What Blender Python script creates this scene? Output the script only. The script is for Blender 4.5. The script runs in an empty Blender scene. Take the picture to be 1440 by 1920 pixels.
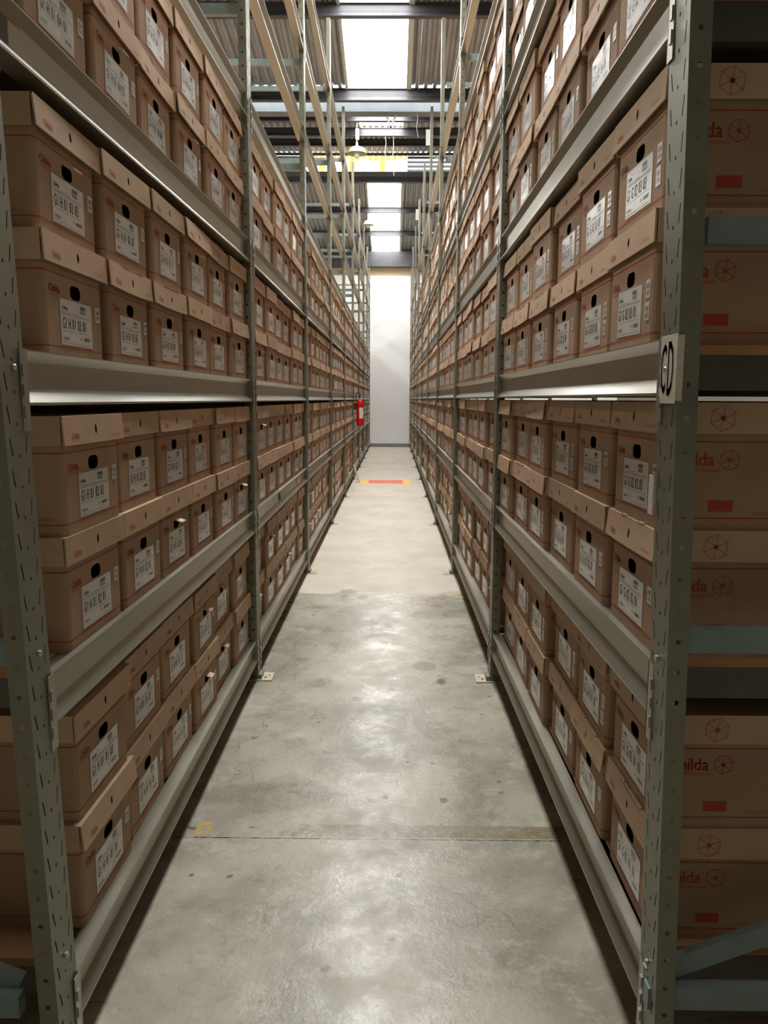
import bpy, math, random
from mathutils import Matrix, Vector
random.seed(7)
C = bpy.context.scene.collection
scn = bpy.context.scene

# ------------------------------------------------------------------ camera
F_PX, PITCH, YAW, ROLL, CAM_H = 1497.8, 0.1406, -0.0106, 0.0047, 1.5011
cy, sy = math.cos(YAW), math.sin(YAW)
cp, sp = math.cos(PITCH), math.sin(PITCH)
right = Vector((cy, -sy, 0)); fwd_h = Vector((sy, cy, 0))
fwd = fwd_h * cp + Vector((0, 0, -sp)); up = fwd_h * sp + Vector((0, 0, cp))
cr, sr = math.cos(ROLL), math.sin(ROLL)
R_ = right * cr + up * sr; U_ = up * cr - right * sr
camd = bpy.data.cameras.new('camera'); cam = bpy.data.objects.new('camera', camd); C.objects.link(cam)
M = Matrix(((R_.x, U_.x, -fwd.x, 0), (R_.y, U_.y, -fwd.y, 0), (R_.z, U_.z, -fwd.z, CAM_H), (0, 0, 0, 1)))
cam.matrix_world = M
camd.sensor_fit = 'VERTICAL'; camd.sensor_height = 36; camd.sensor_width = 27
camd.lens = F_PX * 36 / 1920; camd.clip_start = 0.05; camd.clip_end = 200
scn.camera = cam

def project(x, y, z):
    v = Vector((x, y, z - CAM_H)); d = v.dot(fwd)
    if d < 0.05: return None
    return 720 + F_PX * v.dot(R_) / d, 960 - F_PX * v.dot(U_) / d

# ------------------------------------------------------------------ world and exposure
w = bpy.data.worlds.new('sky'); scn.world = w; w.use_nodes = True
bg = w.node_tree.nodes['Background']; bg.inputs[0].default_value = (0.93, 0.96, 1, 1); bg.inputs[1].default_value = 6.0
scn.view_settings.view_transform = 'Standard'; scn.view_settings.look = 'None'
scn.view_settings.gamma = 1; scn.view_settings.exposure = 0.45
scn.view_settings.use_curve_mapping = False
SKYLIGHT = 15.0          # daylight carried by the translucent roof sheets
scn.cycles.max_bounces = 8; scn.cycles.diffuse_bounces = 5; scn.cycles.glossy_bounces = 4
scn.cycles.sample_clamp_indirect = 8

# ------------------------------------------------------------------ materials
def S(r, g, b):
    f = lambda c: (c / 255 / 12.92) if c / 255 <= .04045 else ((c / 255 + .055) / 1.055) ** 2.4
    return (f(r), f(g), f(b), 1)
def mat(name, col, rough=.6, metal=0, var=0, scale=20, bump=0, spec=.5, rand=0, stretch=None, rvar=0):
    m = bpy.data.materials.new(name); m.use_nodes = True
    nt = m.node_tree; N = nt.nodes; L = nt.links; P = N['Principled BSDF']
    P.inputs['Base Color'].default_value = col; P.inputs['Roughness'].default_value = rough
    P.inputs['Metallic'].default_value = metal; P.inputs['Specular IOR Level'].default_value = spec
    if var or bump or rand or rvar:
        tc = N.new('ShaderNodeTexCoord'); mp = N.new('ShaderNodeMapping'); L.new(tc.outputs['Object'], mp.inputs[0])
        if stretch: mp.inputs['Scale'].default_value = stretch
        no = N.new('ShaderNodeTexNoise'); no.inputs['Scale'].default_value = scale; no.inputs['Detail'].default_value = 4
        L.new(mp.outputs[0], no.inputs['Vector'])
        hs = N.new('ShaderNodeHueSaturation'); hs.inputs['Color'].default_value = col
        mr = N.new('ShaderNodeMapRange'); mr.inputs['From Min'].default_value = .3; mr.inputs['From Max'].default_value = .7
        mr.inputs['To Min'].default_value = 1 - var; mr.inputs['To Max'].default_value = 1 + var
        L.new(no.outputs[0], mr.inputs[0]); last = mr.outputs[0]
        if rand:
            oi = N.new('ShaderNodeObjectInfo'); m2 = N.new('ShaderNodeMapRange')
            m2.inputs['To Min'].default_value = 1 - rand; m2.inputs['To Max'].default_value = 1 + rand
            L.new(oi.outputs['Random'], m2.inputs[0])
            mu = N.new('ShaderNodeMath'); mu.operation = 'MULTIPLY'
            L.new(last, mu.inputs[0]); L.new(m2.outputs[0], mu.inputs[1]); last = mu.outputs[0]
        L.new(last, hs.inputs['Value']); L.new(hs.outputs[0], P.inputs['Base Color'])
        if rvar:
            m3 = N.new('ShaderNodeMapRange'); m3.inputs['From Min'].default_value = .3; m3.inputs['From Max'].default_value = .7
            m3.inputs['To Min'].default_value = rough - rvar; m3.inputs['To Max'].default_value = rough + rvar
            L.new(no.outputs[0], m3.inputs[0]); L.new(m3.outputs[0], P.inputs['Roughness'])
        if bump:
            b = N.new('ShaderNodeBump'); b.inputs['Strength'].default_value = bump; b.inputs['Distance'].default_value = .01
            L.new(no.outputs[0], b.inputs['Height']); L.new(b.outputs[0], P.inputs['Normal'])
    return m
def emis(name, col, s):
    m = bpy.data.materials.new(name); m.use_nodes = True; P = m.node_tree.nodes['Principled BSDF']
    P.inputs['Base Color'].default_value = col; P.inputs['Emission Color'].default_value = col
    P.inputs['Emission Strength'].default_value = s; P.inputs['Roughness'].default_value = .5
    return m
CARD = mat('cardboard', S(172, 141, 113), .75, var=.07, scale=9, bump=.15, rand=.08, spec=.3)
CARDL = mat('lid_cardboard', S(196, 165, 134), .7, var=.06, scale=9, bump=.12, rand=.09, spec=.35)
RED = mat('red_print', S(176, 72, 50), .7, spec=.3)
REDF = mat('faint_red_print', S(186, 112, 84), .7, spec=.3)
PAPER = mat('label_paper', S(216, 213, 206), .24, var=.03, scale=30)
PAPER2 = mat('tape_paper', S(205, 200, 182), .5, var=.08, scale=60)
INK = mat('black_ink', S(40, 38, 38), .5)
INKG = mat('grey_ink', S(128, 124, 122), .5)
FLAP = mat('torn_cardboard', S(215, 190, 160), .8)
POST = mat('upright_steel', S(126, 125, 108), .42, .4, var=.1, scale=14, rvar=.08)
POSTG = mat('pale_upright_steel', S(175, 188, 180), .45, .3, var=.06, scale=14)
BEAM = mat('galvanised_steel', S(164, 162, 148), .32, .75, var=.12, scale=5, rvar=.07, stretch=(1, .15, 1))
BRACE = mat('brace_steel', S(132, 146, 142), .45, .35, var=.1, scale=12)
CHAN = mat('channel_steel', S(96, 92, 84), .5, .5, var=.1, scale=12)
WOOD = mat('raw_wood', S(176, 130, 92), .8, var=.15, scale=12, stretch=(1, 6, 6))
PLATE = mat('cream_plate', S(200, 190, 165), .6, var=.1, scale=60)
ROOF = mat('roof_sheet', S(152, 154, 158), .45, .1, var=.12, scale=4)
PURL = mat('purlin_steel', S(70, 70, 74), .5, .2, var=.12, scale=5)
GUT = mat('gutter_steel', S(112, 118, 118), .5, .2, var=.12, scale=5)
SKYL = emis('translucent_sheet', (1, .985, .96, 1), SKYLIGHT)
YELW = emis('aged_translucent_sheet', (1, .66, .24, 1), .85)
YELP = emis('bright_translucent_sheet', (1, .90, .66, 1), 1.6)
FRAME = mat('skylight_frame', S(196, 198, 192), .5)
LOUV = mat('louvre', S(175, 178, 185), .5, .2)
WALLM = mat('white_panel', S(242, 244, 245), .9, var=.02, scale=2)
CREAM = mat('cream_plaster', S(214, 197, 160), .8, var=.05, scale=3)
SIDEW = mat('side_wall_paint', S(112, 107, 98), .8, var=.05, scale=1)
BASEB = mat('grey_skirting', S(128, 132, 134), .6, var=.1, scale=9)
FRED = mat('extinguisher_red', S(200, 16, 18), .3)
BLACK = mat('black_rubber_and_opening_shade', S(28, 28, 30), .5)
LAMPG = mat('lamp_enamel', S(196, 196, 150), .45, var=.06, scale=8)
GLASS = mat('opal_glass', S(235, 235, 230), .2)
YEL = mat('yellow_paint', S(242, 200, 70), .5, var=.05, scale=20)
REDP = mat('red_floor_paint', S(226, 92, 78), .5, var=.06, scale=20)
CHROME = mat('bolt_zinc', S(190, 190, 180), .3, .8)

def floor_material():
    m = bpy.data.materials.new('polished_concrete'); m.use_nodes = True
    nt = m.node_tree; N = nt.nodes; L = nt.links; P = N['Principled BSDF']
    tc = N.new('ShaderNodeTexCoord'); sep = N.new('ShaderNodeSeparateXYZ'); L.new(tc.outputs['Object'], sep.inputs[0])
    X, Y = sep.outputs[0], sep.outputs[1]
    def noise(scale, detail=4, rough=.5, vec=None, dist=0):
        n = N.new('ShaderNodeTexNoise'); n.inputs['Scale'].default_value = scale; n.inputs['Detail'].default_value = detail
        n.inputs['Roughness'].default_value = rough; n.inputs['Distortion'].default_value = dist
        L.new(vec or tc.outputs['Object'], n.inputs['Vector']); return n.outputs[0]
    def math_(op, a, b=None, c=None):
        n = N.new('ShaderNodeMath'); n.operation = op
        for i, v in enumerate((a, b, c)):
            if v is None: continue
            if isinstance(v, (int, float)): n.inputs[i].default_value = v
            else: L.new(v, n.inputs[i])
        return n.outputs[0]
    def rng(v, a, b, c=0, d=1, smooth=True):
        n = N.new('ShaderNodeMapRange'); n.interpolation_type = 'SMOOTHSTEP' if smooth else 'LINEAR'
        for k, q in zip(('From Min', 'From Max', 'To Min', 'To Max'), (a, b, c, d)): n.inputs[k].default_value = q
        L.new(v, n.inputs[0]); return n.outputs[0]
    def mix(f, a, b):
        n = N.new('ShaderNodeMix'); n.data_type = 'RGBA'
        L.new(f, n.inputs[0])
        for i, v in ((6, a), (7, b)):
            if isinstance(v, tuple): n.inputs[i].default_value = v
            else: L.new(v, n.inputs[i])
        return n.outputs[2]
    n1 = noise(1.6, 5, .6, dist=.4); n2 = noise(7, 6, .65, dist=.6); n3 = noise(45, 4, .7)
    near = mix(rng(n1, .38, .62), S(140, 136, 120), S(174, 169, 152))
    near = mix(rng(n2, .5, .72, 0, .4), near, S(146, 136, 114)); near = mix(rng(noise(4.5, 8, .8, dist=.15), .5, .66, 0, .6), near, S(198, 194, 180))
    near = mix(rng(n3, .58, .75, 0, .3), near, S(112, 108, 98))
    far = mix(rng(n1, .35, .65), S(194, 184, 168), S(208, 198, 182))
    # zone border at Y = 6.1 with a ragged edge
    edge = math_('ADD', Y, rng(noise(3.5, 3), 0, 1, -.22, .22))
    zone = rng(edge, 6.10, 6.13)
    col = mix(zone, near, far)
    # pale ragged patch just in front of the border, and the worn brown band beside the joint
    pm = math_('MULTIPLY', rng(edge, 5.98, 6.02), rng(edge, 6.13, 6.10))
    pm = math_('MULTIPLY', pm, rng(X, .12, .2)); col = mix(pm, col, S(196, 182, 158))
    bm_ = math_('MULTIPLY', rng(Y, 2.575, 2.58), rng(Y, 2.66, 2.655))
    bm_ = math_('MULTIPLY', bm_, rng(math_('ADD', X, rng(n2, .3, .7, -.2, .2)), -.4, -.2))
    bm_ = math_('MULTIPLY', bm_, rng(n3, .35, .5, .3, .8)); col = mix(bm_, col, S(126, 110, 78))
    # yellow scrap of paint at the joint's left end
    ym = math_('MULTIPLY', math_('MULTIPLY', rng(Y, 2.57, 2.59), rng(Y, 2.68, 2.66)), math_('MULTIPLY', rng(X, -.69, -.68), rng(X, -.62, -.64)))
    col = mix(math_('MULTIPLY', ym, rng(n3, .45, .55)), col, S(196, 160, 70))
    # sawn joints across the aisle
    j = math_('MINIMUM', math_('ABSOLUTE', math_('SUBTRACT', Y, 2.565)), 1.0)
    col = mix(rng(math_('ADD', j, rng(n3, .3, .7, -.002, .002)), .0035, .001), col, S(58, 52, 44))
    # crack running along the left side
    wob = math_('ADD', rng(noise(2.2, 5, .7), .3, .7, -.09, .05), -.58)
    cd = math_('ABSOLUTE', math_('SUBTRACT', X, wob))
    cm = math_('MULTIPLY', rng(cd, .0035, .0008), math_('MULTIPLY', rng(Y, 2.9, 3.0), rng(Y, 5.6, 5.4)))
    cm = math_('MULTIPLY', cm, rng(noise(5, 3), .42, .5)); col = mix(cm, col, S(70, 64, 54))
    # fine hair cracks
    vo = N.new('ShaderNodeTexVoronoi'); vo.feature = 'DISTANCE_TO_EDGE'; vo.inputs['Scale'].default_value = 2.3
    mixv = N.new('ShaderNodeMix'); mixv.data_type = 'VECTOR'; mixv.inputs[0].default_value = .12
    nv = N.new('ShaderNodeTexNoise'); nv.inputs['Scale'].default_value = 5; L.new(tc.outputs['Object'], nv.inputs['Vector'])
    L.new(tc.outputs['Object'], mixv.inputs[4]); L.new(nv.outputs[1], mixv.inputs[5]); L.new(mixv.outputs[1], vo.inputs['Vector'])
    hm = math_('MULTIPLY', rng(vo.outputs[0], .006, .001, 0, .55), math_('MULTIPLY', rng(noise(1.3, 3), .5, .6), rng(edge, 6.1, 6.0)))
    col = mix(hm, col, S(92, 86, 76))
    # dark drips, thickest round Y = 3 to 5
    v2 = N.new('ShaderNodeTexVoronoi'); v2.inputs['Scale'].default_value = 13; v2.inputs['Randomness'].default_value = 1
    L.new(mixv.outputs[1], v2.inputs['Vector'])
    s2 = N.new('ShaderNodeSeparateColor'); L.new(v2.outputs['Color'], s2.inputs[0])
    dm = math_('MULTIPLY', rng(math_('DIVIDE', v2.outputs['Distance'], math_('ADD', math_('MULTIPLY', s2.outputs[1], .16), .05)), 1, .8), rng(s2.outputs[0], .66, .68))
    dm = math_('MULTIPLY', dm, math_('MULTIPLY', rng(noise(1.1, 2), .38, .5), rng(edge, 6.1, 5.9)))
    col = mix(math_('MULTIPLY', dm, .8), col, S(78, 70, 58))
    # three oval stains
    for (ox, oy, rx, ry, cc) in ((.19, 4.37, .07, .075, S(122, 113, 96)), (-.17, 3.86, .03, .035, S(84, 74, 60)), (.27, 4.12, .025, .05, S(108, 90, 72)), (.33, 5.7, .05, .06, S(128, 116, 98)), (-.22, 5.95, .04, .07, S(134, 124, 106)), (-.02, 2.86, .012, .02, S(74, 62, 48)), (.2, 2.84, .014, .02, S(80, 66, 50)), (-.33, 1.66, .02, .01, S(90, 80, 66))):
        e = math_('ADD', math_('POWER', math_('DIVIDE', math_('SUBTRACT', X, ox), rx), 2.0), math_('POWER', math_('DIVIDE', math_('SUBTRACT', Y, oy), ry), 2.0))
        e = math_('ADD', e, rng(n2, .3, .7, -.35, .35)); col = mix(rng(e, 1.05, .9, 0, .85), col, cc)
    L.new(col, P.inputs['Base Color'])
    r = math_('ADD', rng(noise(5, 8, .75), .32, .66, .2, .42), rng(zone, 0, 1, 0, .16)); L.new(r, P.inputs['Roughness'])
    b = N.new('ShaderNodeBump'); b.inputs['Strength'].default_value = .12; b.inputs['Distance'].default_value = .01
    L.new(n3, b.inputs['Height']); L.new(b.outputs[0], P.inputs['Normal'])
    P.inputs['Specular IOR Level'].default_value = .55
    return m
FLOORM = floor_material()

# ------------------------------------------------------------------ mesh helpers
class MB:
    def __init__(s): s.v = []; s.f = []; s.m = []; s.mats = []
    def mi(s, m):
        if m not in s.mats: s.mats.append(m)
        return s.mats.index(m)
    def add(s, vs, fs, m):
        o = len(s.v); s.v += [tuple(v) for v in vs]; i = s.mi(m)
        for f in fs: s.f.append([o + k for k in f]); s.m.append(i)
    def box(s, x0, x1, y0, y1, z0, z1, m):
        vs = [(x, y, z) for z in (z0, z1) for y in (y0, y1) for x in (x0, x1)]
        s.add(vs, [(0, 2, 3, 1), (4, 5, 7, 6), (0, 1, 5, 4), (2, 6, 7, 3), (0, 4, 6, 2), (1, 3, 7, 5)], m)
    def quad(s, a, b, c, d, m): s.add([a, b, c, d], [(0, 1, 2, 3)], m)
    def prism(s, prof, axis, a, b, m, closed=True):
        def P(p, t):
            return (t, p[0], p[1]) if axis == 'x' else (p[0], t, p[1]) if axis == 'y' else (p[0], p[1], t)
        n = len(prof); vs = [P(p, a) for p in prof] + [P(p, b) for p in prof]
        fs = [(i, (i + 1) % n, n + (i + 1) % n, n + i) for i in range(n if closed else n - 1)]
        if closed: fs += [tuple(range(n - 1, -1, -1)), tuple(range(n, 2 * n))]
        s.add(vs, fs, m)
    def bar(s, p, q, w, h, m):
        p, q = Vector(p), Vector(q); d = (q - p).normalized()
        a = d.cross(Vector((0, 0, 1)))
        if a.length < 1e-3: a = Vector((1, 0, 0))
        a.normalize(); b = d.cross(a)
        vs = [e + a * i * w / 2 + b * j * h / 2 for e in (p, q) for i, j in ((-1, -1), (1, -1), (1, 1), (-1, 1))]
        s.add(vs, [(0, 1, 2, 3), (7, 6, 5, 4), (0, 4, 5, 1), (1, 5, 6, 2), (2, 6, 7, 3), (3, 7, 4, 0)], m)
    def tube(s, pts, r, m, n=8):
        pts = [Vector(p) for p in pts]; vs = []; fs = []
        for i, p in enumerate(pts):
            d = (pts[min(i + 1, len(pts) - 1)] - pts[max(i - 1, 0)]).normalized()
            a = d.cross(Vector((.3, .2, 1))).normalized(); b = d.cross(a)
            for k in range(n):
                t = 2 * math.pi * k / n; vs.append(p + (a * math.cos(t) + b * math.sin(t)) * r)
        for i in range(len(pts) - 1):
            for k in range(n): fs.append((i * n + k, i * n + (k + 1) % n, (i + 1) * n + (k + 1) % n, (i + 1) * n + k))
        fs += [tuple(range(n - 1, -1, -1)), tuple(range((len(pts) - 1) * n, len(pts) * n))]
        s.add(vs, fs, m)
    def lathe(s, prof, m, n=24, c=(0, 0, 0), close=False):
        vs = []; fs = []
        for r, z in prof:
            for k in range(n):
                t = 2 * math.pi * k / n; vs.append((c[0] + r * math.cos(t), c[1] + r * math.sin(t), c[2] + z))
        for i in range(len(prof) - 1):
            for k in range(n): fs.append((i * n + k, i * n + (k + 1) % n, (i + 1) * n + (k + 1) % n, (i + 1) * n + k))
        s.add(vs, fs, m)
    def holed(s, P, u0, u1, v0, v1, hole, m):
        """rectangular plate cell in (u,v) with one polygonal hole; P maps (u,v) to a point"""
        cu = sum(h[0] for h in hole) / len(hole); cv = sum(h[1] for h in hole) / len(hole)
        n = len(hole); outer = []
        for h in hole:
            du, dv = h[0] - cu, h[1] - cv
            t = 1e9
            if du > 1e-9: t = min(t, (u1 - cu) / du)
            if du < -1e-9: t = min(t, (u0 - cu) / du)
            if dv > 1e-9: t = min(t, (v1 - cv) / dv)
            if dv < -1e-9: t = min(t, (v0 - cv) / dv)
            outer.append((cu + du * t, cv + dv * t))
        def side(q):
            e = 1e-6
            return 0 if abs(q[0] - u1) < e else 1 if abs(q[1] - v1) < e else 2 if abs(q[0] - u0) < e else 3
        corner = {(0, 1): (u1, v1), (1, 2): (u0, v1), (2, 3): (u0, v0), (3, 0): (u1, v0)}
        vs = [P(*h) for h in hole] + [P(*q) for q in outer]; fs = []
        for i in range(n):
            j = (i + 1) % n; a, b = side(outer[i]), side(outer[j]); f = [i, n + i]
            k = a
            while k != b:
                vs.append(P(*corner[(k, (k + 1) % 4)])); f.append(len(vs) - 1); k = (k + 1) % 4
            f += [n + j, j]; fs.append(tuple(f))
        s.add(vs, fs, m)
    def mesh(s, name):
        me = bpy.data.meshes.new(name); me.from_pydata(s.v, [], s.f)
        for m in s.mats: me.materials.append(m)
        me.polygons.foreach_set('material_index', s.m); me.update(); return me
def obj(name, data, parent=None, loc=None, rotz=None, smooth=False):
    if isinstance(data, MB): data = data.mesh(name)
    o = bpy.data.objects.new(name, data); C.objects.link(o)
    if parent: o.parent = parent
    if loc: o.location = loc
    if rotz is not None: o.rotation_euler = (0, 0, rotz)
    if smooth:
        for p in data.polygons: p.use_smooth = True
    return o
def tag(o, label, cat=None, group=None, kind=None):
    if label: o['label'] = label
    if cat: o['category'] = cat
    if group: o['group'] = group
    if kind: o['kind'] = kind
    return o
def thing(name, label, cat, loc=(0, 0, 0), rotz=0, group=None):
    o = bpy.data.objects.new(name, None); C.objects.link(o); o.location = loc; o.rotation_euler = (0, 0, rotz)
    o.empty_display_size = .05
    return tag(o, label, cat, group)
def struct(name, data, label=None, **k): return tag(obj(name, data, **k), label, None, None, 'structure')

# glyph cache: outlines of single characters, used for every printed word
GLY = {}
def load_glyphs(chars):
    for ch in chars:
        cu = bpy.data.curves.new('g', 'FONT'); cu.body = ch; cu.size = 1; cu.resolution_u = 2
        o = bpy.data.objects.new('g', cu); C.objects.link(o)
        dg = bpy.context.evaluated_depsgraph_get(); me = bpy.data.meshes.new_from_object(o.evaluated_get(dg))
        vs = [(v.co.x, v.co.y) for v in me.vertices]; fs = [tuple(p.vertices) for p in me.polygons]
        x0 = min(v[0] for v in vs); x1 = max(v[0] for v in vs)
        GLY[ch] = ([(v[0] - x0, v[1]) for v in vs], fs, x1 - x0)
        bpy.data.objects.remove(o); bpy.data.curves.remove(cu); bpy.data.meshes.remove(me)
load_glyphs('0123456789GHChildaKD.br')
def write(mb, text, P, u, v, h, width, m, bold=0):
    """write text starting at (u,v), cap height h, squeezed to the given width"""
    tot = 0
    adv = lambda ch: .42 if ch == ' ' else .62 if ch.isdigit() else GLY[ch][2] + .1
    for ch in text: tot += adv(ch)
    sx = width / tot; sz = h / .7; x = 0
    for ch in text:
        if ch == ' ': x += .42; continue
        vs, fs, wd = GLY[ch]; ox = (.56 - wd) / 2 if ch.isdigit() else 0
        for off in ((0, 0),) if not bold else ((-bold, 0), (bold, 0)):
            mb.add([P(u + (x + ox + a) * sx + off[0], v + b * sz) for a, b in vs], fs, m)
        x += adv(ch)

# ------------------------------------------------------------------ dimensions of the racks
YP = [1.63, 4.22, 6.87, 9.60, 12.30, 15.01, 17.66, 20.30, 23.00, 25.20]   # far edge of each upright
XL, XR = -.725, .538
BH = .113
XPL = [-.742, -.717] + [-.725] * 8; XPR = [.535, .529, .518] + [.515] * 7
YPX = None
def zlev(side, k):
    z = .1114 + .6875 * k + (-.004, .006, -.002, 0, 0, 0, 0, 0)[k]
    return z if side < 0 else z + .0263 - .0185 * (z - 1.43)
POST_H = 5.67
DEPTH = 1.86
def xp(side, y):
    P_ = XPL if side < 0 else XPR
    for i in range(len(YP) - 1):
        if y <= YP[i + 1] or i == len(YP) - 2:
            t = max(0, (y - YP[i]) / (YP[i + 1] - YP[i])); return P_[i] + (P_[i + 1] - P_[i]) * t

# ------------------------------------------------------------------ structure: floor, walls, roof
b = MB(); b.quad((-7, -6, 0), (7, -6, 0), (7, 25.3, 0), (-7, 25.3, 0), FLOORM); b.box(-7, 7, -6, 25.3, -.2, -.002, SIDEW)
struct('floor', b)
b = MB(); b.box(-7, 7, 25.3, 25.45, 0, 5.25, WALLM); b.box(-7, 7, 25.3, 25.45, 5.25, 6.4, CREAM); struct('wall_back', b)
b = MB(); b.box(-7, 7, 25.285, 25.3, 0, .11, BASEB); struct('baseboard_back', b)
b = MB(); b.box(-7.15, -7, -6, 25.45, 0, 9, SIDEW); struct('wall_left', b)
b = MB(); b.box(7, 7.15, -6, 25.45, 0, 9, SIDEW); struct('wall_right', b)
b = MB(); b.box(-7.15, 7.15, -6.15, -6, 0, 9.2, SIDEW); struct('wall_front', b)

zA = lambda y: 5.85 + .17 * (12 - y)
zC = lambda y: 5.93 + .22 * (y - 12.75) if y < 19 else 7.305
zB = lambda y: 6.47 + .147 * (21.8 - y)
SK = (-.67, .16)      # skylight strip over this aisle (left and right edge)
STRIPS = [SK, (-5.4, -4.4), (4.3, 5.3)]  # outer two lie out of view, added as fill light for the hall
def corrugated(x0, x1, ys, zf, per=.125, dep=.045, m=ROOF):
    mb = MB(); n = max(1, int(round((x1 - x0) / per))); per = (x1 - x0) / n; xs = []
    for i in range(n):
        x = x0 + i * per; xs += [(x, 0), (x + per * .32, 0), (x + per * .5, dep), (x + per * .82, dep)]
    xs.append((x1, 0)); W = len(xs); vs = []; fs = []
    for y in ys:
        for x, d in xs: vs.append((x, y, zf(y) + d))
    for j in range(len(ys) - 1):
        for i in range(W - 1): fs.append((j * W + i, j * W + i + 1, (j + 1) * W + i + 1, (j + 1) * W + i))
    mb.add(vs, fs, m); return mb
spans = []; e = -7.0
for a, c in sorted(STRIPS): spans.append((e, a)); e = c
spans.append((e, 7.0))
ROOFS = [([-6, 12.02], zA), ([12.72, 16.5, 19, 20.12], zC), ([20.14, 25.3], zB)]
SKY_SPAN = [([.6, 12.02], zA), ([12.72, 16.5], zC), ([20.14, 25.3], zB)]
roof_parts = MB()
for ys, zf in ROOFS:
    for a, c in spans:
        q = corrugated(a, c, ys, zf); roof_parts.add(q.v, q.f, ROOF)
for a, c in STRIPS:
    for ys, zf in (([-6, .6], zA), ([16.5, 19, 20.12], zC)):  # unseen stretch over the camera is roofed shut to darken the foreground
        q = corrugated(a, c, ys, zf); roof_parts.add(q.v, q.f, ROOF)
struct('ceiling', roof_parts)
n = 0
for ri, (ys, zf) in enumerate(SKY_SPAN):
    for si, (a, c) in enumerate(STRIPS):
        n += 1; b = MB()
        for y0, y1 in zip(ys, ys[1:]):
            b.add([(a, y0, zf(y0) + .03), (c, y0, zf(y0) + .03), (c, y1, zf(y1) + .03), (a, y1, zf(y1) + .03)], [(3, 2, 1, 0)], SKYL)
        o = struct('window_%d' % n, b)
        if si == 0:
            b = MB()
            for xx in (a, c):
                for y0, y1 in zip(ys, ys[1:]):
                    b.bar((xx + (.035 if xx == c else -.01), y0, zf(y0) - .005), (xx + (.035 if xx == c else -.01), y1, zf(y1) - .005), .07 if xx == c else .04, .02, FRAME)
            obj('window_frame', b, o)
tn = 0
def purlin(y, ztop, zbot, m=PURL, wide=.08):
    global tn; tn += 1; b = MB()
    zm = zbot + (ztop - zbot) * .42; b.prism([(y + .03, ztop), (y + .04, ztop), (y + .04, zm), (y + wide, zbot + .008), (y + wide, zbot), (y - .012, zbot), (y - .012, zbot + .01), (y + .03, zm)], 'x', -7, 7, m)
    b.box(-7, 7, y, y + wide, ztop - .012, ztop, m)
    struct('trim_%d' % tn, b)
for y in (-4.6, -3.0, -1.35, .3, 1.95, 3.6, 5.25, 6.9, 8.55, 10.2): purlin(y, zA(y) - .002, zA(y) - .16)
purlin(12.0, zA(12) - .002, 5.68)
tn += 1; b = MB(); b.box(-7, 7, 12.5, 12.72, 5.70, 5.92, GUT); struct('trim_%d' % tn, b)      # gutter beam
for y in (13.9, 16.5, 18.9): purlin(y, zC(y) - .002, zC(y) - .16)
tn += 1; b = MB(); b.box(-7, 7, 20.1, 20.16, 7.27, 7.33, PURL); struct('trim_%d' % tn, b)
tn += 1; b = MB(); b.box(-7, 7, 20.1, 20.25, 6.66, 6.78, PURL); b.box(-7, 7, 20.08, 20.1, 6.78, 6.89, GUT); struct('trim_%d' % tn, b)
for y in (21.8, 23.5): purlin(y, zB(y) - .002, zB(y) - .14)
tn += 1; b = MB(); b.box(-7, 7, 25.05, 25.25, 5.48, 5.93, PURL); struct('trim_%d' % tn, b)
# vertical glazing of the roof lantern: aged translucent sheets and horizontal louvres beside them
YX0, YX1 = -2.1, .31
b = MB(); x = YX0; k = 0
while x < YX1 - .01:
    x2 = min(x + .145, YX1); mm = YELW if k % 5 == 2 else YELP
    b.quad((x, 20.15, 6.89), (x2 - .035, 20.15, 6.89), (x2 - .035, 20.15, 7.27), (x, 20.15, 7.27), mm)
    b.quad((x2 - .035, 20.15, 6.89), (x2, 20.165, 6.89), (x2, 20.165, 7.27), (x2 - .035, 20.15, 7.27), mm)
    if k % 5 == 2: b.quad((x, 20.14, 6.89), (x + .05, 20.14, 6.89), (x + .05, 20.14, 7.27), (x, 20.14, 7.27), YELW)
    b.quad((x + .01, 20.145, 7.20 - .03 * ((k * 7) % 3)), (x2 - .02, 20.145, 7.21 - .03 * ((k * 5) % 3)), (x2 - .02, 20.145, 7.27), (x + .01, 20.145, 7.27), YELW)
    x = x2; k += 1
n += 1; struct('window_%d' % n, b)
for a, c in ((-7, YX0), (YX1, 7)):
    b = MB()
    for i in range(4):
        z = 6.89 + i * .1
        b.prism([(20.12, z), (20.13, z), (20.17, z + .075), (20.16, z + .075)], 'x', a, c, LOUV)
    n += 1; struct('window_%d' % n, b)

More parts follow.
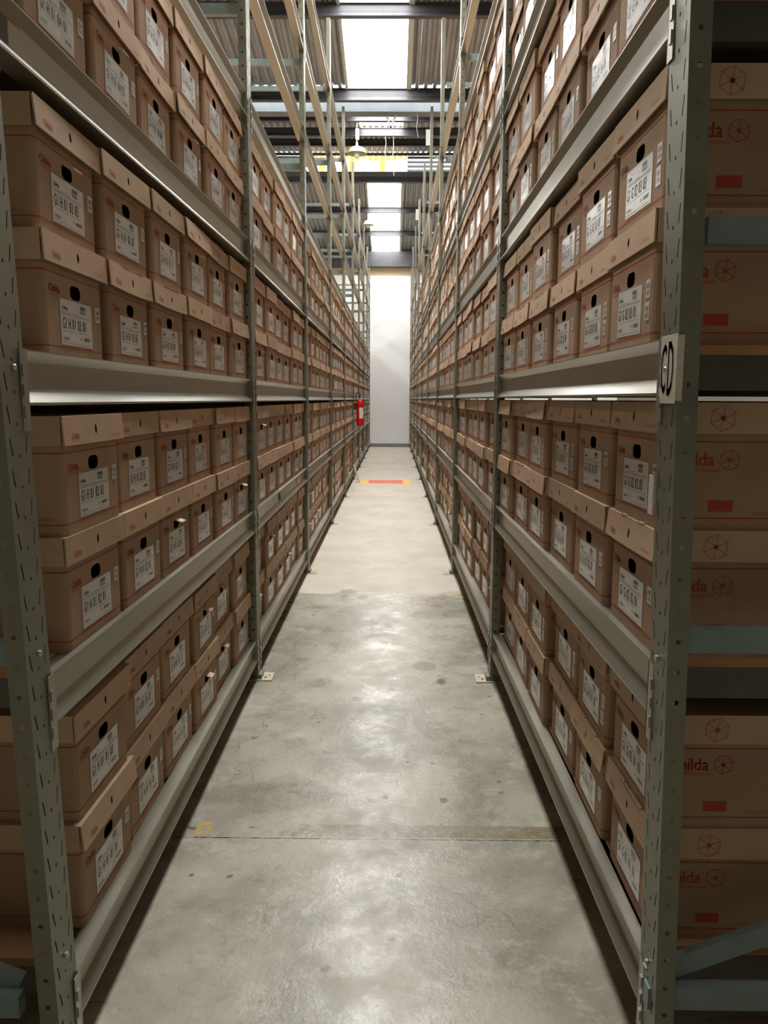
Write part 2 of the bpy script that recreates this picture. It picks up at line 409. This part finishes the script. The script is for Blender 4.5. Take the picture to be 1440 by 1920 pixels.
# ------------------------------------------------------------------ storage racks
PITCH_H = .0625; PW = .105; PD = .04
def lean_at(side, y, z):
    t = (y - YP[0]) / (YP[1] - YP[0])
    return 0 if t >= 1 else (1 - max(t, 0)) * (-.03 if side < 0 else -.02) * (z - 1.45)
def upright_mesh(detail=True):
    """aisle face lies in the plane x=0 facing +x, running y from -PW to 0; returns behind it"""
    mb = MB(); n = int(POST_H / PITCH_H)
    cols = [(-PW, -.065, 'slot', 1), (-.065, -.04, 'dot', 0), (-.04, 0, 'slot', -1)]
    for i in range(n + 1):
        z0 = i * PITCH_H; z1 = min(z0 + PITCH_H, POST_H)
        if z1 - z0 < .02: continue
        full = z1 - z0 > .06
        for (a, c, kind, sgn) in cols:
            P = lambda u, v: (0 if u > -.07 or u < -.098 else 0, u, v)
            m_ = (a + c) / 2; zc = z0 + PITCH_H / 2
            if not full: mb.quad((0, a, z0), (0, c, z0), (0, c, z1), (0, a, z1), POST); continue
            if kind == 'slot':
                s_ = .004 * sgn
                hole = [(m_ + .0022 + s_, zc - .017), (m_ + .0022 - s_, zc + .017), (m_ - .0022 - s_, zc + .017), (m_ - .0022 + s_, zc - .017)]
            else:
                zc = z0 + .012
                hole = [(m_ + .004 * math.cos(t * math.pi / 3 + .1), zc + .0045 * math.sin(t * math.pi / 3 + .1)) for t in range(6)]
            mb.holed(P, a, c, z0, z1, hole, POST)
        for yy in (-PW, 0):                                     # end faces with one column of round holes
            if not full: mb.quad((-PD, yy, z0), (0, yy, z0), (0, yy, z1), (-PD, yy, z1), POST); continue
            hole = [(-PD * .5 + .0055 * math.cos(t * math.pi / 4 + .1), z0 + .03 + .0055 * math.sin(t * math.pi / 4 + .1)) for t in range(8)]
            mb.holed(lambda u, v, yy=yy: (u, yy, v), -PD, 0, z0, z1, hole, POST)
    for yy, q in ((-PW, .018), (0, -.018)):                     # inner lips
        mb.quad((-PD, yy, 0), (-PD, yy + q, 0), (-PD, yy + q, POST_H), (-PD, yy, POST_H), POST)
    return mb.mesh('upright')
UP = upright_mesh()
def beam_mesh(L):
    """profile open to the aisle (+x), running y from 0 to L, z from 0 to BH"""
    p = [(0, 0), (0, .006), (-.022, .034), (-.022, .090), (-.003, .110), (-.003, .113), (-.020, .113), (-.022, .104), (-.055, .104), (-.055, 0)]
    mb = MB(); mb.prism(p, 'y', 0, L, BEAM); return mb.mesh('beam')
def conn_mesh():
    mb = MB(); mb.box(0, .003, -.028, .004, -.052, BH, BEAM)
    for z in (.07, .03, -.012): mb.box(.003, .006, -.024, -.012, z - .012, z + .012, BEAM)
    mb.prism([(-.001, -.004), (-.026, .024), (-.026, .092), (-.001, .113), (.003, .113), (.003, -.052), (-.001, -.052)], 'y', .0, .004, BEAM)
    return mb.mesh('connector')
def foot_mesh():
    mb = MB(); mb.box(-.05, .075, -.115, .01, 0, .006, PLATE); mb.box(-.01, .02, -.10, -.02, .006, .03, POST)
    mb.box(.03, .045, -.08, -.065, .006, .012, CHROME); mb.box(.05, .056, -.05, -.02, .006, .0075, INKG); return mb.mesh('base_plate')
CONN = conn_mesh(); FOOT = foot_mesh(); BMESH = {}
def bolt_mesh():
    mb = MB(); mb.lathe([(0, .006), (.005, .006), (.0065, .004), (.0065, 0)], CHROME, 8)
    me = mb.mesh('bolt'); me.transform(Matrix.Rotation(math.pi / 2, 4, 'Y')); return me
BOLT = bolt_mesh()
def rack(side, nlev, rear_from, X, label, brace_step, brace0):
    root = thing('storage_rack', label, 'rack', (X, 0, 0))
    s = -side                                       # +1: aisle towards +x (left rack), -1: right rack
    rack_m = Matrix.Diagonal((s, 1, 1, 1))
    def place(name, me, y, z, parent=root, x=0, sx=1):
        o = obj(name, me, parent); o.location = (x * s, y, z); o.scale = (s * sx, 1, 1); return o
    for i, yp in enumerate(YP):
        lean = (-.03 if side < 0 else -.02) if i == 0 else 0
        xo_ = (xp(side, yp) - X) * s
        u = place('upright', UP, yp, 0, x=xo_)
        if lean: u.rotation_euler = (0, lean, 0); u.location.x -= lean * 1.45
        f = obj('base_plate', FOOT, u)
        if i == 0:
            for z in (.98, 1.56, .30): q = obj('bolt', BOLT, u); q.location = (.001, -.05, z)
        r = place('upright', UP, yp, 0, x=-DEPTH, sx=-1)
        if lean: r.rotation_euler = (0, lean, 0); r.location.x -= lean * 1.45
        k = 0; zz = brace0; up_z = []
        while zz < POST_H - .1:
            dx = lean * (1.45 - zz) * -1
            b = MB(); b.box(min(-PD * s, (-DEPTH + PD) * s) - dx, max(-PD * s, (-DEPTH + PD) * s) - dx, yp - .075, yp - .045, zz - .025, zz + .025, BRACE)
            obj('brace', b, root); up_z.append(zz); zz += brace_step
        for j in range(len(up_z) - 1):
            a, c = up_z[j] + .03, up_z[j + 1] - .03
            xa, xc = (-PD - .01, -DEPTH + PD + .01) if j % 2 == 0 else (-DEPTH + PD + .01, -PD - .01)
            if i == 0:
                d1 = -lean * (1.45 - a); d2 = -lean * (1.45 - c)
                b = MB(); b.bar((xa * s - d1, yp - .038, a), (xc * s - d2, yp - .038, c), .02, .045, BRACE); obj('brace', b, root)
            break
    for k in range(nlev):
        z = zlev(side, k)
        for i in range(len(YP) - 1):
            y0, y1 = YP[i] + .001, YP[i + 1] - PW - .001; L = round(y1 - y0, 3)
            if L not in BMESH: BMESH[L] = beam_mesh(L)
            xa_, xb_ = xp(side, y0) + lean_at(side, y0, z), xp(side, y1) + lean_at(side, y1, z); bm_ = place('beam', BMESH[L], y0, z, x=(xa_ - X) * s); bm_.rotation_euler = (0, 0, -math.atan((xb_ - xa_) / L))
            c1 = obj('connector', CONN, bm_); c1.location = (.0, 0, 0)
            c2 = obj('connector', CONN, bm_); c2.location = (.0, L, 0); c2.scale = (1, -1, 1)
            if k >= rear_from: place('beam', BMESH[L], y0, z, x=-DEPTH, sx=-1)
            if k < rear_from:
                b = MB(); xa, xb = sorted(((-.058) * s, (-DEPTH + .03) * s))
                b.box(xa, xb, y0 + .05, y1 - .01, z + .0845, z + .104, WOOD)
                obj('shelf_panel', b, root)
                b = MB()
                yy = y0 + .055; b.box(xa, xb, yy, yy + .04, z + .012, z + .084, CHAN)
                obj('cross_channel', b, root)
    return root
rackL = rack(-1, 8, 4, XL, 'galvanised steel rack along the left of the aisle, upper levels empty', .793, .19)
rackR = rack(1, 7, 5, XR, 'galvanised steel rack along the right of the aisle, boxes on five levels', .793, .23)
for yy, zz in ((12.30, 5.15), (17.66, 5.25)):
    b = MB(); b.box(-.085, -.002, yy - .06, yy - .056, zz, zz + .22, FRAME); obj('row_plate', b, rackR)
# papers stuck on the steelwork
XS = XPR[0] - .0055
b = MB(); b.box(XS - .0012, XS, 1.5200, 1.612, 1.495, 1.625, PAPER2)
b.box(XS, XS + .012, 1.5200, 1.5212, 1.50, 1.622, PAPER2)
P2 = lambda u, v: (XS - .0018, 1.612 - u, v)
write(b, 'C', P2, .008, 1.515, .095, .032, INK, bold=.0008); write(b, 'D', P2, .046, 1.51, .105, .034, INK, bold=.0008)
o = obj('paper_sign', b); tag(o, 'cream paper with hand-drawn C and D on right rack front upright', 'sign')
b = MB(); b.box(XS - .003, XS, 1.612, 1.640, 1.270, 1.350, PAPER)
tag(obj('tape_strip', b), 'short strip of shiny white tape on right rack front upright', 'tape')
b = MB(); b.box(XL + .0085 - .0215, XL + .0085 - .0205, 5.18, 5.27, zlev(-1, 1) + .032, zlev(-1, 1) + .08, PAPER2)
write(b, 'K', lambda u, v: (XL + .0085 - .0195, 5.19 + u, v), 0, zlev(-1, 1) + .036, .04, .06, INK, bold=.001)
tag(obj('shelf_tag', b), 'pale tag with a black mark on left rack second bay beam', 'tag')
b = MB(); b.box(XL + .004 - .0215, XL + .004 - .0205, 6.2, 6.32, zlev(-1, 1) + .034, zlev(-1, 1) + .078, PAPER)
tag(obj('blank_tag', b), 'blank white tag on the left rack beam near its third upright', 'tag')

# ------------------------------------------------------------------ archive boxes
BW, BD, BBH, LH, LW, LD = .352, .42, .263, .066, .384, .438
TOT = .275
def F(x, z, e=.0008): return (x, -BD / 2 - e, z)
def body_mesh(bulge=0.0, scuff=0):
    mb = MB(); r = .014; hw, hd = BW / 2, BD / 2; H = BBH
    # front face cells (flat part between the rounded corners), handle opening in the centre
    a, c = -hw + r, hw - r; hz0, hz1 = .143, .176; hx = .031
    hole = [(hx * math.copysign(1, math.cos(t)) * min(1, abs(math.cos(t)) * 1.12), (hz0 + hz1) / 2 + (hz1 - hz0) / 2 * math.copysign(1, math.sin(t)) * min(1, abs(math.sin(t)) * 1.15)) for t in [math.pi * 2 * (k + .5) / 16 for k in range(16)]]
    mb.holed(lambda u, v: (u, -hd, v), -.06, .06, .12, .20, hole, CARD)
    for (u0, u1, v0, v1) in ((a, -.06, .12, .20), (.06, c, .12, .20), (a, c, 0, .12), (a, c, .20, H)):
        mb.quad((u0, -hd, v0), (u1, -hd, v0), (u1, -hd, v1), (u0, -hd, v1), CARD)
    ring = []
    for (cx, cz, t0) in ((c, -hd + r, -90), (hw - r, hd - r, 0), (-hw + r, hd - r, 90), (a, -hd + r, 180)):
        for q in range(4):
            t = math.radians(t0 + 30 * q); ring.append((cx + r * math.cos(t), cz + r * math.sin(t)))
    R = len(ring); vs = [(x, y, 0) for x, y in ring] + [(x, y, H) for x, y in ring]
    mb.add(vs, [(i, i + 1, R + i + 1, R + i) for i in range(R - 1)] + [tuple(range(R - 1, -1, -1)), tuple(range(R, 2 * R))], CARD)
    # printed stripes round the box
    e = .0007
    for z in (.026, .190):
        pts = [(a, -hd - e)] + [(x + (e if x > 0 else -e) * (abs(x) > hw - r), y - (e if y < 0 else 0)) for x, y in ring[:6]]
        full = [(x * (1 + e / hw), y * (1 + e / hd)) for x, y in ring]
        loop = full[-4:] + full[:8]; n_ = len(loop)
        loop = full[10:] + full[:8]; n_ = len(loop)
        mb.add([(x, y, z) for x, y in loop] + [(x, y, z + .0028) for x, y in loop], [(i, i + 1, n_ + i + 1, n_ + i) for i in range(n_ - 1)], RED)
    # front trade mark, left of the handle opening
    write(mb, 'Childa', F, -.152, .148, .017, .062, RED, bold=.0006)
    mb.add([F(-.150, .140), F(-.096, .140), F(-.096, .1435), F(-.150, .1435)], [(0, 1, 2, 3)], REDF)
    # side prints
    for sgn in (1, -1):
        def Ps(u, v, sgn=sgn): return (sgn * (hw + .0008), (-hd + u) if sgn > 0 else (hd - u), v)
        write(mb, 'Childa', Ps, .022, .140, .030, .093, RED, bold=.0008)
        mb.add([Ps(.03, .127), Ps(.125, .127), Ps(.125, .133), Ps(.03, .133)], [(0, 1, 2, 3)], REDF)
        cx, cz, rr = .145, .153, .023
        hexp = [(cx + rr * math.cos(math.radians(60 * q + 22)), cz + rr * math.sin(math.radians(60 * q + 22))) for q in range(6)]
        def seg(p, q, wd):
            d = Vector((q[0] - p[0], q[1] - p[1])); nn = Vector((-d.y, d.x)).normalized() * wd / 2
            mb.add([Ps(p[0] - nn.x, p[1] - nn.y), Ps(q[0] - nn.x, q[1] - nn.y), Ps(q[0] + nn.x, q[1] + nn.y), Ps(p[0] + nn.x, p[1] + nn.y)], [(0, 1, 2, 3)], RED)
        for q in range(6): seg(hexp[q], hexp[(q + 1) % 6], .0013); seg((cx, cz), hexp[q], .0012)
        mb.add([Ps(cx + .005 * math.cos(t), cz + .005 * math.sin(t)) for t in [q * math.pi / 3 for q in range(6)]], [tuple(range(6))], RED)
        mb.add([Ps(.105, .042), Ps(.157, .042), Ps(.157, .066), Ps(.105, .066)], [(0, 1, 2, 3)], RED)
        write(mb, 'Childa.br', Ps, .35 if sgn < 0 else .2, .036, .008, .045, REDF)
    return mb.mesh('body')
def lid_mesh(tilt, sag, top=False):
    """open-bottomed lid; z measured from the box base; front panel tilts outwards and its lower edge sags"""
    mb = MB(); hw, hd = LW / 2, LD / 2; z1 = TOT; z0 = TOT - LH; th = .004
    mb.box(-hw, hw, -hd, hd, z1 - th, z1, CARDL)
    for s_ in (-1, 1):
        x0, x1 = sorted((s_ * hw, s_ * (hw - th))); mb.box(x0, x1, -hd + .006, hd, z0, z1 - th, CARDL)
    mb.box(-hw, hw, hd - th, hd, z0, z1 - th, CARDL)
    yt = -hd; yb = -hd - math.tan(tilt) * LH
    N_ = 8
    def Pf(u, v, e=0):
        t = (z1 - v) / LH; cshape = 1 - (u / hw) ** 2
        return (u, yt + (yb - yt) * t - e, v - sag * cshape * (1 if v > z1 - .001 else 1 - t * .3))
    us = [-hw + 2 * hw * i / N_ for i in range(N_ + 1)]
    for i in range(N_):
        if i in (3, 4): continue
        for e in (0, -th):
            mb.quad(Pf(us[i], z0, e), Pf(us[i + 1], z0, e), Pf(us[i + 1], z1, e), Pf(us[i], z1, e), CARDL)
        mb.quad(Pf(us[i], z0, 0), Pf(us[i + 1], z0, 0), Pf(us[i + 1], z0, -th), Pf(us[i], z0, -th), CARDL)
    hole = [(.0065 * math.cos(t), (z0 + z1) / 2 + .0115 * math.sin(t)) for t in [math.pi * 2 * (k + .5) / 10 for k in range(10)]]
    mb.holed(lambda u, v: Pf(u, v), us[3], us[5], z0, z1, hole, CARDL)
    mb.quad(Pf(us[3], z0, 0), Pf(us[5], z0, 0), Pf(us[5], z0, -th), Pf(us[3], z0, -th), CARDL)
    for u_ in (-hw, hw): mb.quad(Pf(u_, z0, 0), Pf(u_, z1, 0), Pf(u_, z1, -th), Pf(u_, z0, -th), CARDL)
    G = lambda u, v: Pf(u, v, .0008)
    write(mb, 'Childa', G, -.150, z0 + .014, .014, .046, REDF, bold=.0005)
    write(mb, 'Childa.br', G, .105, z0 + .012, .006, .06, REDF)
    for u_ in (-.075, .06) if top else (): mb.box(u_, u_ + .035, -hd - .001, -hd + .02, z1, z1 + .0025, CARDL)     # locking tabs
    for sgn in (1, -1):
        def Ps(u, v, sgn=sgn): return (sgn * (hw + .0008), (-hd + u) if sgn > 0 else (hd - u), v)
        cx, cz, rr = .128, (z0 + z1) / 2, .028
        hexp = [(cx + rr * math.cos(math.radians(60 * q + 22)), cz + rr * math.sin(math.radians(60 * q + 22))) for q in range(6)]
        for q in range(6):
            for p, r_ in ((hexp[q], hexp[(q + 1) % 6]), ((cx, cz), hexp[q])):
                d = Vector((r_[0] - p[0], r_[1] - p[1])); nn = Vector((-d.y, d.x)).normalized() * .0007
                mb.add([Ps(p[0] - nn.x, p[1] - nn.y), Ps(r_[0] - nn.x, r_[1] - nn.y), Ps(r_[0] + nn.x, r_[1] + nn.y), Ps(p[0] + nn.x, p[1] + nn.y)], [(0, 1, 2, 3)], REDF)
        mb.add([Ps(cx + .006 * math.cos(t), cz + .006 * math.sin(t)) for t in [q * math.pi / 3 for q in range(6)]], [tuple(range(6))], RED)
        if sgn < 0: pass
    return mb.mesh('lid')
BODY = body_mesh()
LIDS = [lid_mesh(.02, 0), lid_mesh(.06, .001), lid_mesh(.10, .002), lid_mesh(.08, .006, True), lid_mesh(.11, .003, True)]
def stripes(mb, P, u0, u1, v0, v1, n, m):
    for i in range(n):
        a = u0 + (u1 - u0) * i / n; mb.add([P(a, v0), P(a + (u1 - u0) / n * (.35 + .3 * ((i * 7) % 3) / 2), v0), P(a + (u1 - u0) / n * (.35 + .3 * ((i * 7) % 3) / 2), v1), P(a, v1)], [(0, 1, 2, 3)], m)
LBW, LBH = .190, .105
def label_mesh(text, rot):
    mb = MB(); hw = LBW / 2; z0 = .034; c_, s_ = math.cos(rot), math.sin(rot)
    def T(u, v, e): return (u * c_ - (v - .0525) * s_, -BD / 2 - e, z0 + .0525 + u * s_ + (v - .0525) * c_)
    mb.add([T(-hw, 0, .0004), T(hw, 0, .0004), T(hw, LBH, .0004), T(-hw, LBH, .0004), T(-hw, 0, .0012), T(hw, 0, .0012), T(hw, LBH, .0012), T(-hw, LBH, .0012)],
           [(4, 5, 6, 7), (0, 1, 5, 4), (1, 2, 6, 5), (2, 3, 7, 6), (3, 0, 4, 7)], PAPER)
    P = lambda u, v: T(u, v, .0018)
    if text:
        write(mb, text, P, -.085, .038, .026, .145, INK, bold=.0004)
        write(mb, 'Childa', P, -.086, .081, .0085, .034, INK, bold=.0004)
        stripes(mb, P, .022, .056, .079, .087, 9, INKG); stripes(mb, P, .022, .056, .089, .098, 9, INK)
        stripes(mb, P, -.086, -.05, .012, .019, 8, INKG); stripes(mb, P, .02, .028, .016, .024, 3, INKG); stripes(mb, P, .040, .078, .016, .024, 9, INK)
        for v in (.072, .0755, .069, .032, .005): mb.add([P(-.09, v), P(.085 if v != .0755 else .0, v), P(.085 if v != .0755 else .0, v + .0009), P(-.09, v + .0009)], [(0, 1, 2, 3)], INKG)
    return mb.mesh('address_label')
def sticker_mesh(two):
    mb = MB(); Q = [(.124, .085)] + ([(.122, .038)] if two else []); 
    for (u, v) in Q:
        v += .018
        mb.box(u, u + .030, -BD / 2 - .0012, -BD / 2 - .0002, v, v + .038, PAPER)
        P = lambda a, c_: (a, -BD / 2 - .0018, c_)
        stripes(mb, P, u + .005, u + .026, v + .006, v + .016, 6, INKG); stripes(mb, P, u + .005, u + .026, v + .020, v + .031, 6, INKG)
    return mb.mesh('barcode_sticker')
STK = [sticker_mesh(0), sticker_mesh(1)]
def flap_mesh():
    mb = MB(); y = -BD / 2
    mb.add([(-.026, y, .174), (.026, y, .174), (.024, y - .028, .164), (-.024, y - .028, .164), (-.026, y, .1775), (.026, y, .1775), (.024, y - .028, .1675), (-.024, y - .028, .1675)],
           [(0, 1, 2, 3), (4, 7, 6, 5), (2, 6, 7, 3), (0, 3, 7, 4), (1, 5, 6, 2)], FLAP)
    return mb.mesh('handle_flap')
FLAPM = flap_mesh()

ORD = ['first', 'second', 'third', 'fourth', 'fifth', 'sixth', 'seventh', 'eighth', 'ninth']
NUM = ['one', 'two', 'three', 'four', 'five', 'six', 'seven', 'eight', 'nine']
boxes = []
rb = random.Random(11)
FLAPS = {(-1, 0, 2, 0, 1), (-1, 0, 1, 2, 0), (-1, 0, 1, 5, 0), (-1, 0, 2, 3, 1), (-1, 0, 0, 3, 0), (-1, 0, 0, 4, 1), (-1, 0, 0, 4, 0), (-1, 0, 0, 3, 1),
         (-1, 1, 0, 0, 1), (-1, 1, 0, 1, 1), (-1, 1, 0, 0, 0), (-1, 2, 0, 0, 0), (-1, 2, 0, 1, 0), (-1, 2, 0, 2, 0), (-1, 2, 0, 0, 1), (-1, 1, 0, 3, 0), (1, 1, 0, 0, 0), (-1, 0, 3, 1, 0), (-1, 0, 3, 3, 0)}
for side, levels in ((-1, 4), (1, 5)):
    for bay in range(9):
        y0 = YP[bay] + .055; y1 = YP[bay + 1] - PW - .01
        if bay == 0 and side < 0: y0 = 1.775
        pitch = (y1 - y0) / 6
        for k in range(levels):
            zb = zlev(side, k) + .1045
            shift = 0
            for i in range(6):
                yc = y0 + pitch * (i + .5) + rb.uniform(-.008, .008) * (1 if pitch > .4 else .15)
                xo = rb.uniform(-.006, .012) if k else rb.uniform(-.03, -.005)
                for j in range(2):
                    dx = xo + rb.uniform(-.005, .005); ro = rb.gauss(0, .008)
                    li = rb.choice((0, 0, 1, 1, 2, 3, 4)) if not (j == 1 and k == 4) else 0
                    key = (side, bay, k, i, j)
                    fl = key in FLAPS or (bay > 0 and rb.random() < .03)
                    ln_ = lean_at(side, yc, zb); cxw = (xp(side, yc) + ln_ - .028 - BD / 2 + dx) if side < 0 else (xp(side, yc) + ln_ + .028 + BD / 2 - dx)
                    pr = [project(cxw + (BD / 2) * (1 if side < 0 else -1), yc + dy, zb + j * TOT + dz) for dy in (-.19, .19) for dz in (0, .28)]
                    score = 0
                    if all(pr):
                        xs = [min(max(p[0], 0), 1440) for p in pr]; ys = [min(max(p[1], 0), 1920) for p in pr]
                        score = (max(xs) - min(xs)) * (max(ys) - min(ys)) if max(xs) > min(xs) + .5 and max(ys) > min(ys) + .5 else 0
                        hgt = (max(p[1] for p in pr) - min(p[1] for p in pr))
                        score = abs(pr[2][0] - pr[0][0]) * min(abs(pr[1][1] - pr[0][1]), max(ys) - min(ys)) if score else 0
                    boxes.append(dict(side=side, bay=bay, k=k, i=i, j=j, x=cxw, y=yc, z=zb + j * TOT, ro=ro, li=li, fl=fl, score=score, two=(side > 0 and rb.random() < .75), nost=rb.random() < .12, lr=rb.gauss(0, .02)))
boxes.sort(key=lambda q: -q['score'])
near, rest = boxes[:300], boxes[300:]
LABC = {}
for q in near:
    s_ = 'left' if q['side'] < 0 else 'right'
    num = 'G1 %s %02d %02d %02d' % ('H' if q['side'] < 0 else 'G', (1 if q['side'] < 0 else 2) + 2 * q['bay'], q['k'] + 1, 4 * q['i'] + 1 + 2 * q['j'])
    ud = ('lower', 'upper')[q['j']]
    if q['bay'] == 0 and q['i'] < 3 and q['k'] < 3:
        lab = 'cardboard box labelled %s, %s rack, %s box of stack %s' % (num, s_, ud, NUM[q['i']])
    else:
        lab = '%s box, %s rack, bay %s, shelf %s from floor, stack %s, %s' % ('open-flapped cardboard' if q['fl'] else 'cardboard', s_, NUM[q['bay']], NUM[q['k']], NUM[q['i']], ud)
    rz = (math.pi / 2 if q['side'] < 0 else -math.pi / 2) + q['ro']
    t = thing('archive_box', lab, 'box', (q['x'], q['y'], q['z']), rz, 'archive boxes on the %s rack' % s_)
    obj('body', BODY, t); obj('lid', LIDS[q['li']], t)
    obj('address_label', label_mesh(num, q['lr'] * .5), t)
    if not q['nost']: obj('barcode_sticker', STK[1 if q['two'] else 0], t)
    if q['fl']: obj('handle_flap', FLAPM, t)
# all remaining boxes, too small or too hidden to single out, plus added rear rows
b = MB()
def simple_box(q, rear=0):
    rz = (math.pi / 2 if q['side'] < 0 else -math.pi / 2) + q['ro']
    ox = rear * (-.455 if q['side'] < 0 else .455)
    mt = Matrix.Translation((q['x'] + ox, q['y'], q['z'])) @ Matrix.Rotation(rz, 4, 'Z'); t_ = MB()
    t_.box(-BW / 2, BW / 2, -BD / 2, BD / 2, 0, BBH, CARD)
    if rear: t_.box(-LW / 2, LW / 2, -LD / 2 + .005, LD / 2 - .005, TOT - LH, TOT, CARDL)
    else:
        y_ = -LD / 2 - (0, .008, .014, .01, .018)[q['li']]
        t_.prism([(-LD / 2, TOT), (LD / 2, TOT), (LD / 2, TOT - LH), (y_, TOT - LH)], 'x', -LW / 2, LW / 2, CARDL)
        t_.box(-LBW / 2, LBW / 2, -BD / 2 - .001, -BD / 2, .034, .139, PAPER)
        t_.box(-.03, .03, -BD / 2 - .0008, -BD / 2, .145, .174, BLACK)  # dark inside of the handle opening, painted on as a black patch
        for z in (.026, .19): t_.box(-BW / 2, BW / 2, -BD / 2 - .0007, -BD / 2, z, z + .003, RED)
        if not q['nost']: t_.box(.124, .154, -BD / 2 - .001, -BD / 2, .1, .138, PAPER)
        if q['fl']: t_.box(-.025, .025, -BD / 2 - .028, -BD / 2, .168, .172, FLAP)
    mats_ = [t_.mats[m] for m in t_.m]; o_ = len(b.v); b.v += [tuple(mt @ Vector(v)) for v in t_.v]
    for f, m in zip(t_.f, mats_): b.f.append([o_ + k for k in f]); b.m.append(b.mi(m))
for q in rest: simple_box(q)
for q in boxes:  # unseen rows behind the front boxes, added to stop light leaking through gaps
    for r_ in (1, 2, 3): simple_box(q, r_)
tag(obj('distant_boxes_and_light_blockers', b), 'remaining brown archive boxes receding along both racks, plus unseen rear rows blocking light', 'boxes', None, 'stuff')

# ------------------------------------------------------------------ other things
# fire extinguisher hanging on the sixth upright of the left rack
t = thing('fire_extinguisher', 'red fire extinguisher hanging on an upright of the left rack', 'extinguisher', (-.612, 14.93, 1.0))
b = MB(); b.lathe([(0, 0), (.05, 0), (.062, .012), (.064, .03), (.064, .42), (.055, .46), (.03, .49), (.018, .5), (0, .5)], FRED, 24); obj('cylinder', b, t, smooth=False)
b = MB(); b.lathe([(.018, .5), (.02, .52), (.014, .54), (0, .54)], CHROME, 12); b.box(-.012, .012, -.012, .085, .53, .54, BLACK); b.box(-.01, .01, -.01, .08, .555, .565, BLACK); obj('valve', b, t)
b = MB(); pts = [(0, -.015, .52), (.0, -.05, .58), (-.02, -.08, .62), (-.06, -.09, .60), (-.085, -.07, .54), (-.06, -.075, .48)]
b.tube(pts, .008, BLACK); obj('hose', b, t)
b = MB()
for k in range(7):
    a0 = math.radians(-100 + 14 * k); a1 = a0 + math.radians(14); r = .0648
    b.quad((r * math.cos(a0), r * math.sin(a0), .14), (r * math.cos(a1), r * math.sin(a1), .14), (r * math.cos(a1), r * math.sin(a1), .34), (r * math.cos(a0), r * math.sin(a0), .34), PAPER)
obj('label_sheet', b, t)
b = MB(); b.box(-.115, -.05, -.02, .02, .30, .42, BLACK); obj('bracket', b, t)
# painted marking below it
b = MB(); b.box(-.585, .325, 14.10, 14.98, .0005, .0015, YEL); b.box(-.44, .19, 14.26, 14.84, .0015, .0022, REDP)
tag(obj('floor_marking', b), 'yellow rectangle with red centre painted across the far floor', 'floor marking')
b = MB(); b.bar((-.70, 14.35, .33), (-.60, 14.30, .01), .045, .012, FLAP)
tag(obj('wooden_slat', b), 'thin pale slat leaning on the left rack by the floor marking', 'slat')
# pendant lamps
def lamp(x, y, z, ztop, D, label):
    t = thing('pendant_lamp', label, 'lamp', (x, y, z)); r = D / 2
    b = MB(); b.lathe([(.03, .13), (.05, .12), (r * .5, .105), (r * .82, .08), (r * .9, .035), (r, 0), (r * .97, 0), (r * .87, .03), (r * .78, .07), (r * .45, .095), (.03, .11)], LAMPG, 32); obj('lamp_shade', b, t)
    b = MB(); b.lathe([(.035, .09), (.048, .05), (.052, .0), (.045, -.05), (.025, -.075), (0, -.08)], GLASS, 20); obj('bulb', b, t)
    b = MB(); b.lathe([(.0, .2), (.018, .2), (.022, .15), (.03, .13), (0, .13)], LAMPG, 12); b.tube([(0, 0, .19), (0, 0, ztop - z)], .009, LAMPG); obj('stem', b, t)
    b = MB(); zz = min(.42, ztop - z - .02); b.box(-.02, .04, -.02, .02, zz - .18, zz, FRAME); obj('terminal_box', b, t)
lamp(-.675, 15.0, 5.83, zC(15.0), .36, 'pale green enamel pendant lamp, the larger and nearer of two')
lamp(-.68, 21.83, 6.02, zB(21.83) - .13, .31, 'pale enamel pendant lamp, the smaller and farther of two')
# loose wires hanging from the roof steel
for (x, y, zt, ln, nm) in ((-.03, 16.52, zC(16.5) - .15, .75, 'thin pale wire hanging from roof steel beside the nearer lamp'), (-.18, 16.52, zC(16.5) - .15, .5, 'short white wire dangling left of the longer hanging wire'), (.33, 12.55, 5.71, .35, 'white wire end dangling from the grey gutter beam')):
    b = MB(); b.tube([(x, y, zt + .01), (x + .01, y, zt - ln * .3), (x - .01, y, zt - ln * .6), (x + .02, y, zt - ln)], .004, FRAME, 6)
    tag(obj('hanging_wire', b), nm, 'wire')
b = MB(); b.bar((-.13, 12.6, 5.70), (-.06, 12.6, 5.50), .012, .03, FRAME); b.bar((.02, 12.6, 5.70), (-.06, 12.6, 5.50), .012, .03, FRAME)
tag(obj('v_bracket', b), 'white V-shaped bracket under the grey gutter beam', 'bracket')

b = MB(); b.tube([(.33, 10.26, 5.99), (.33, 11.2, zA(11.2) - .03), (.33, 11.98, 5.82)], .005, FRAME, 6)
tag(obj('cable', b), 'thin cable under the roof sheets just right of the nearest skylight', 'cable')
